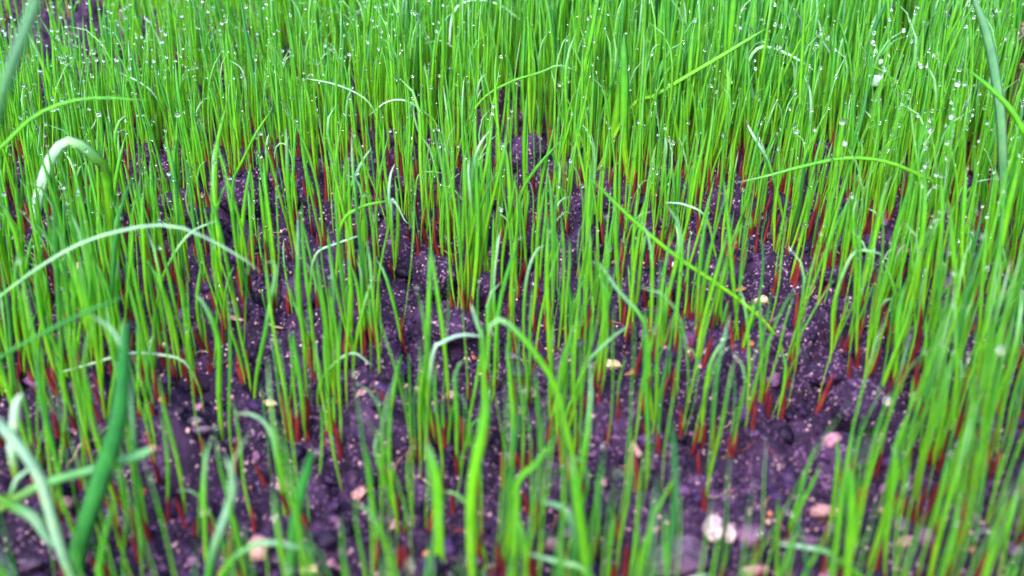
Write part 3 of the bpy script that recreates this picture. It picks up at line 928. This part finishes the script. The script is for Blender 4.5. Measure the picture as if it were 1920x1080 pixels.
def build_dry_leaf():
    # greyish brown curled leaf standing at the right edge
    Y = .272
    pts = [(1892, 400), (1884, 260), (1886, 150), (1900, 95), (1925, 60)]
    root = at_Y(1905, 420, Y)
    K, M = 22, 13
    P = spline([at_Y(a, b, Y) for a, b in pts], K)
    V = []
    t = np.linspace(0, 1, K)
    for i in range(K):
        w = .013 * math.sin(math.pi * (.25 + .70 * t[i])) ** .8
        for side in (0, 1):
            for j in range(M):
                u = j / (M - 1)
                th = u if side == 0 else 1 - u
                V.append(P[i] + np.array([w * th, .006 * math.sin(th * 3.1) + (.0006 if side else 0), .0012 * math.sin(9 * th + 3 * t[i])]))
    V = np.array(V) - root
    m = 2 * M
    idx = np.arange(K * m).reshape(K, m)
    a, b = idx[:-1], idx[1:]
    F = np.stack([a, np.roll(a, -1, 1), np.roll(b, -1, 1), b], -1).reshape(-1, 4)
    e = empty('dry_leaf', tuple(root))
    tag(e, 'greyish brown dry leaf with orange spots at the right edge', 'dry leaf')
    mesh_obj('leaf_surface', V, F, M_BARK, parent=e)
    for (a_, b_, s) in ((1889, 118, 10), (1917, 122, 9)):
        c = at_Y(a_, b_, Y - .0015)
        Vs, Fs = ICO2
        o = mesh_obj('orange_spot', Vs * np.array([s, 3, s * .7]) * .5 * .33 / FPX + (c - root), Fs, M_ORANGE, parent=e)
        o['label'] = 'small orange spot on the dry leaf'


build_sprig()
build_dry_leaf()

# ------------------------------------------------------------------ the sprouts
K = 10


def field_density(px, py):
    """wanted sprouts per square cm for a foot at that place of the bed (given by photo pixels)"""
    d = np.full_like(px, 3.9)
    left = np.clip((330 - px) / 160, 0, 1) * np.clip((900 - py) / 200, 0, 1)
    d += 4.6 * left
    right = np.clip((px - 1500) / 220, 0, 1) * np.clip((1250 - py) / 250, .6, 1)
    d += 3.2 * right
    edge = 330 + 40 * np.sin(px / 170.0) + 25 * np.sin(px / 61.0) - 70 * np.clip((px - 900) / 600, 0, 1) * 0
    rear = np.clip((edge + 30 - py) / 60, 0, 1)
    d += 4.7 * rear
    mid = np.clip((560 - py) / 120, 0, 1) * np.clip((px - 560) / 200, 0, 1)
    d += 1.6 * mid
    d += .6 * np.exp(-((py - 540) / 130) ** 2)
    # thinner at the top left corner
    tl = np.clip((480 - px) / 300, 0, 1) * np.clip((270 - py) / 130, 0, 1)
    d *= 1 - .93 * tl
    d *= 1 - .05 * np.clip((py - 640) / 200, 0, 1) * np.clip((px - 60) / 200, 0, 1)
    for x0, x1, y0, y1 in ((772, 862, 530, 770), (878, 935, 550, 615), (1560, 1652, 765, 900), (1105, 1175, 688, 750), (1312, 1392, 1000, 1150), (1205, 1335, 1050, 1250),
                           (1400, 1452, 562, 640), (945, 1002, 285, 400), (430, 480, 395, 470), (1210, 1268, 640, 700), (340, 400, 810, 880)):
        d *= ~((px > x0) & (px < x1) & (py > y0) & (py < y1))
    # bare patches
    for cx, cy, sx, sy in ((480, 430, 75, 95), (330, 350, 60, 40), (985, 300, 40, 60), (1130, 380, 120, 50), (1490, 300, 26, 70), (820, 535, 50, 35), (1240, 600, 60, 60),
                           (1430, 600, 70, 60), (1600, 790, 55, 50), (420, 880, 110, 90), (1130, 900, 60, 70), (680, 1000, 90, 50), (1270, 1050, 80, 60), (590, 610, 70, 70),
                           (780, 700, 60, 60), (1480, 860, 60, 50)):
        d *= 1 - .75 * np.exp(-(((px - cx) / sx) ** 2 + ((py - cy) / sy) ** 2))
    return d


def build_sprouts():
    # clump feet
    A = .72 * .56 * 1e4
    n = int(A * 12.0)
    x = rng.uniform(-.36, .36, n)
    y = rng.uniform(.045, .60, n)
    px, py, dep = to_px(np.stack([x, y, 0 * x], -1))
    view = (np.abs(px - 960) < 1230) & (y < .53)
    d = field_density(px, py)
    patch = .7 + .6 * vnoise(x, y, .018, 200)
    csize = 1.28
    keep = rng.random(n) < d * patch / 12.0 / csize
    keep &= (dep > .098) & view
    x, y = x[keep], y[keep]
    reps = rng.choice([1, 2, 3, 4], len(x), p=[.78, .17, .04, .01])
    x = np.repeat(x, reps) + rng.normal(0, .0021, reps.sum())
    y = np.repeat(y, reps) + rng.normal(0, .0021, reps.sum())
    # the thick tuft beside the round clod and a few smaller ones
    spec = np.zeros(len(x))
    for tx, ty, cnt, sp, hh in ((872, 590, 9, .0013, 1.0), (884, 560, 4, .0012, .9), (905, 480, 6, .0015, .6), (800, 860, 5, .002, .3), (1060, 800, 6, .002, .3), (1440, 780, 6, .002, .3),
                                (1700, 800, 9, .003, .4), (330, 560, 8, .002, .4), (1250, 470, 5, .002, .2), (1340, 640, 6, .0018, .3), (560, 800, 5, .0018, .2)):
        g = on_ground(tx, ty)
        x = np.append(x, g[0] + rng.normal(0, sp, cnt))
        y = np.append(y, g[1] + rng.normal(0, sp, cnt))
        spec = np.append(spec, np.full(cnt, hh))
    N = len(x)
    px, py, dep = to_px(np.stack([x, y, 0 * x], -1))
    rear = np.clip((400 - py) / 250, 0, 1)
    rearR = rear * np.clip((px - 500) / 900, 0, 1)
    sideR = np.clip((px - 1450) / 350, 0, 1)
    L = rng.normal(.0275, .0065, N).clip(.010, .044)
    L *= 1 + .25 * rear + .75 * rearR + .12 * sideR * (1 - rear) - .15 * rear * np.clip((500 - px) / 500, 0, 1)
    L *= np.where(rng.random(N) < .12, rng.uniform(.3, .7, N), 1)
    L = np.where(spec > .8, rng.uniform(.036, .048, N), L)
    wd = rng.normal(.00072, .00020, N).clip(.0004, .0013) * (1 + .75 * rearR + .12 * sideR)
    wd = np.where((rng.random(N) < .30 * rearR * np.clip((px - 900) / 500, 0, 1)), wd * 2.1, wd)
    wd *= 1 - .28 * np.clip((.19 - dep) / .04, 0, 1)
    z = .45 * ground_low(x, y) + .55 * ground_h(x, y) - .0010
    # direction of growth
    az = rng.uniform(0, 2 * np.pi, N)
    lean = np.abs(rng.normal(.03, .075, N))
    cx_, cy_ = np.cos(az) * lean + .02 + .02 * sideR * 0 - .08 * sideR + .11 * np.clip((500 - px) / 500, 0, 1), np.sin(az) * lean * .8
    bend = rng.normal(0, .16, N)
    tipb = np.where(rng.random(N) < .16, rng.uniform(.6, 2.0, N), rng.normal(.12, .16, N).clip(0, .5))
    baz = rng.uniform(0, 2 * np.pi, N)
    s = np.linspace(0, 1, K)
    th = bend[:, None] * s[None] ** 1.3 + tipb[:, None] * (np.clip(s - .55, 0, 1) / .45)[None] ** 2
    dirx = cx_[:, None] + np.cos(baz)[:, None] * np.sin(th)
    diry = cy_[:, None] + np.sin(baz)[:, None] * np.sin(th)
    dirz = np.cos(th) + 0 * dirx
    f1, f2 = rng.uniform(3, 9, N), rng.uniform(0, 6.3, N)
    dirx += .055 * np.sin(f1[:, None] * s[None] + f2[:, None])
    D = nrm(np.stack([dirx, diry, dirz], -1))
    step = (L / (K - 1))[:, None, None]
    P = np.concatenate([np.zeros((N, 1, 3)), np.cumsum(D[:, :-1] * step, 1)], 1)
    P += np.stack([x, y, z], -1)[:, None, :]
    t, prof = blade_profile(K, .6, .62)
    hw = .5 * wd[:, None] * prof[None]
    sa = rng.uniform(0, np.pi, N)
    # many show their flat side to the viewer
    side = np.stack([np.cos(sa * .9 - .9), np.sin(sa * .9 - .9) * .8, 0 * sa], -1)[:, None, :] + np.zeros((N, K, 3))
    # a slight twist along the blade
    tw = rng.normal(0, .5, N)
    ang = tw[:, None] * s[None]
    side = np.stack([side[..., 0] * np.cos(ang) - side[..., 1] * np.sin(ang), side[..., 0] * np.sin(ang) + side[..., 1] * np.cos(ang), side[..., 2]], -1)
    rnd = np.clip(rng.beta(1.1, 2.1, N) + .28 * rearR, 0, 1)
    palev = np.where((tipb > .5) | (rng.random(N) < .07), rng.uniform(.2, .8, N), rng.uniform(0, .12, N))  # bent tips whitened: sheen painted in, with some glaucous tone
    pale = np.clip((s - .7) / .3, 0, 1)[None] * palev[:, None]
    rnd = np.where(rng.random(N) < .06 + .07 * rearR, rng.uniform(1.0, 1.6, N), rnd)
    has_sheath = rng.random(N) < np.where(py > 300, .92, .4)

    # which show largest: length x width on the picture, foot and body inside the frame
    mx, my, md = to_px(P[:, K // 2])
    tx_, ty_, _ = to_px(P[:, -1])
    size = (L * wd) / md ** 2
    inside = (mx > 10) & (mx < 1910) & (py < 1075) & (my < 1050) & (ty_ > 0) & (px > 10) & (px < 1910)
    order = np.argsort(-(size * inside))
    pick = order[:238]
    ispick = np.zeros(N, bool)
    ispick[pick] = True

    def sheaths(sel):
        n = len(sel)
        k = 5
        hgt = rng.uniform(.0034, .0078, n)
        r = rng.uniform(.00031, .00056, n)
        ss = np.linspace(0, 1, k)
        off = np.stack([rng.normal(0, .0005, n), -np.abs(rng.normal(.0004, .0003, n)), 0 * r], -1)
        az2 = rng.normal(0, .13, (n, 2))
        Q = np.zeros((n, k, 3))
        base = P[sel, 0] + off
        for i in range(k):
            Q[:, i] = base + np.stack([az2[:, 0] * hgt * ss[i], az2[:, 1] * hgt * ss[i], (hgt + .0015) * ss[i]], -1)
        pr = np.array([1.05, 1.0, .92, .75, .08])
        side2 = np.tile(np.array([1.0, 0, 0]), (n, k, 1))
        sec = np.array([(math.cos(a), .75 * math.sin(a)) for a in np.linspace(0, 2 * math.pi, 6)[:-1]])
        return sweep(Q, r[:, None] * pr[None], side2, sec, np.tile(ss, (n, 1)), rng.random(n), np.zeros((n, k)))

    rest = np.where(~ispick)[0]
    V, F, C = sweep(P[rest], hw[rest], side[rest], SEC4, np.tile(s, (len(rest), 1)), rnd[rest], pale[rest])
    o = mesh_obj('grass', V, F, M_GRASS)
    set_col(o, 'blade', C)
    o['kind'] = 'stuff'
    o['label'] = 'dense young green grass sprouts covering the seed bed'
    o['category'] = 'grass'
    sel = rest[has_sheath[rest]]
    V, F, C = sheaths(sel)
    q = mesh_obj('sheath', V, F, M_SHEATH, parent=o)
    q['kind'] = 'stuff'

    # the largest ones, each an object with its parts
    lm = LAND
    used = {}
    ordn = ['nearest', 'second', 'third', 'fourth', 'fifth', 'sixth', 'seventh', 'eighth', 'ninth', 'tenth', 'eleventh', 'twelfth', 'thirteenth', 'fourteenth', 'fifteenth', 'sixteenth']
    info = []
    for i in pick:
        dd = np.array([((px[i] - l[0]) ** 2 + ((py[i] - l[1]) * 1.3) ** 2) for l in lm])
        info.append((dd.min(), i, dd))
    info.sort(key=lambda a: a[0])
    for _, i, dd in info:
        for j in np.argsort(dd):
            ddx, ddy = px[i] - lm[j][0], py[i] - lm[j][1]
            rel = ('right of' if ddx > 0 else 'left of') if abs(ddx) > abs(ddy) else ('in front of' if ddy > 0 else 'behind')
            k_ = used.get((j, rel), 0)
            if k_ < 6:
                break
        used[(j, rel)] = k_ + 1
        o_ = ordn[k_]
        leanpx = (tx_[i] - px[i]) / max(30, abs(ty_[i] - py[i]))
        shape = 'bent-tipped' if tipb[i] > .6 else 'left-leaning' if leanpx < -.22 else 'right-leaning' if leanpx > .25 else 'upright'
        tone = 'lime green' if rnd[i] < .3 else 'mid green' if rnd[i] < .6 else 'deep green' if rnd[i] < 1.1 else 'bluish green'
        foot = ' with red sheath' if has_sheath[i] else ''
        lab = f'{shape} {tone} sprout{foot}, {o_} {rel} the {lm[j][2]}'
        if len(lab.split()) > 16:
            lab = f'{shape} sprout{foot}, {o_} {rel} the {lm[j][2]}'
        if len(lab.split()) > 16:
            lab = f'{shape} sprout, {o_} {rel} the {lm[j][2]}'
        r0 = P[i, 0]
        e = empty('grass_sprout', tuple(r0))
        tag(e, lab, 'grass sprout', 'young grass sprouts')
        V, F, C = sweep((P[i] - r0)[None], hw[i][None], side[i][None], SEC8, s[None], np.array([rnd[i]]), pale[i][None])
        b = mesh_obj('leaf', V, F, M_GRASS, parent=e)
        set_col(b, 'blade', C)
        if has_sheath[i]:
            V, F, C = sheaths(np.array([i]))
            mesh_obj('sheath', V - r0, F, M_SHEATH, parent=e)
        # a second, shorter leaf out of the same sheath
        if rng.random() < .2:
            f = rng.uniform(.45, .8)
            sgn = rng.choice([-1, 1])
            P2 = (P[i] - r0) * f
            P2[:, 0] += sgn * .12 * L[i] * s ** 1.2
            P2[:, 1] += rng.uniform(-.1, .1) * L[i] * s
            V, F, C = sweep(P2[None], hw[i][None] * .85, side[i][None], SEC8, s[None], np.array([min(1, rnd[i] + .1)]), pale[i][None])
            b2 = mesh_obj('leaf', V, F, M_GRASS, parent=e)
            set_col(b2, 'blade', C)

    # drops: on the tips and edges, most of them in the upper half of the picture
    wetp = .30 + .85 * np.clip((420 - py) / 300, 0, 1) + .3 * np.clip((px - 1300) / 400, 0, 1)
    dx = []
    for rep in range(5):
        m = rng.random(N) < wetp * (.95 if rep == 0 else .85)
        ii = np.where(m & (tx_ > -20) & (tx_ < 1940) & (ty_ > -20) & (ty_ < 1100) & (py > -60))[0]
        at = np.where(rng.random(len(ii)) < .30, 1.0, rng.uniform(.5, 1, len(ii)))
        k0 = np.clip((at * (K - 1)).astype(int), 0, K - 1)
        pos = P[ii, k0] + side[ii, k0] * (hw[ii, k0] * rng.choice([-1, 1], len(ii)))[:, None]
        r = .00024 * (2.5 ** (rng.random(len(ii)) ** 1.7)) * (1 - .35 * np.clip((py[ii] - 550) / 200, 0, 1))
        pos[:, 2] -= r * .2
        dx.append(np.concatenate([pos, r[:, None]], 1))
    return np.concatenate(dx)


DROPS = build_sprouts()


def build_drops():
    D = DROPS
    if SPOTS:
        D = np.vstack([D, np.array([[*p, r] for p, r in SPOTS])])
    px, py, dep = to_px(D[:, :3])
    size = D[:, 3] / dep * ((px > 5) & (px < 1915) & (py > 5) & (py < 1075))
    order = np.argsort(-size)
    big, rest = order[:90], order[90:]
    rest = rest[(px[rest] > -60) & (px[rest] < 1980)]
    IV, IF = ICO1
    n = len(rest)
    V = IV[None] * (D[rest, 3][:, None, None]) * np.array([1, 1, 1.08]) + D[rest, None, :3]
    F = (IF[None] + (np.arange(n) * len(IV))[:, None, None]).reshape(-1, 3)
    o = mesh_obj('dew', V.reshape(-1, 3), F, M_WATER)
    o['kind'] = 'stuff'
    o['label'] = 'countless tiny clear dewdrops on the grass tips'
    o['category'] = 'dew'
    V3, F3 = ICO3
    proto = None
    used = {}
    for i in big:
        if proto is None:
            proto = mesh_obj('water_drop', V3, F3, M_WATER)
            d = proto
        else:
            d = proto.copy()
            S.collection.objects.link(d)
        d.location = D[i, :3]
        r = D[i, 3]
        d.scale = (r, r, r * 1.1)
        c = np.array([px[i], py[i]])
        dist = [np.linalg.norm(h[0] - c, axis=1).min() for h in HERO]
        j = int(np.argmin(dist))
        q = HERO[j][0][int(np.argmin(np.linalg.norm(HERO[j][0] - c, axis=1)))]
        if dist[j] < 6:
            rel = 'on'
        elif abs(c[0] - q[0]) > abs(c[1] - q[1]):
            rel = 'right of' if c[0] > q[0] else 'left of'
        else:
            rel = 'below' if c[1] > q[1] else 'above'
        n_ = used.get((j, rel), 0)
        used[(j, rel)] = n_ + 1
        word = ['clear', 'second clear', 'third clear', 'fourth clear', 'fifth clear', 'sixth clear', 'seventh clear', 'eighth clear', 'ninth clear', 'tenth clear', 'eleventh clear', 'twelfth clear'][min(11, n_)]
        tag(d, f'{word} dewdrop {rel} the {HERO[j][1]}', 'water drop', 'dewdrops on the grass')

build_drops()
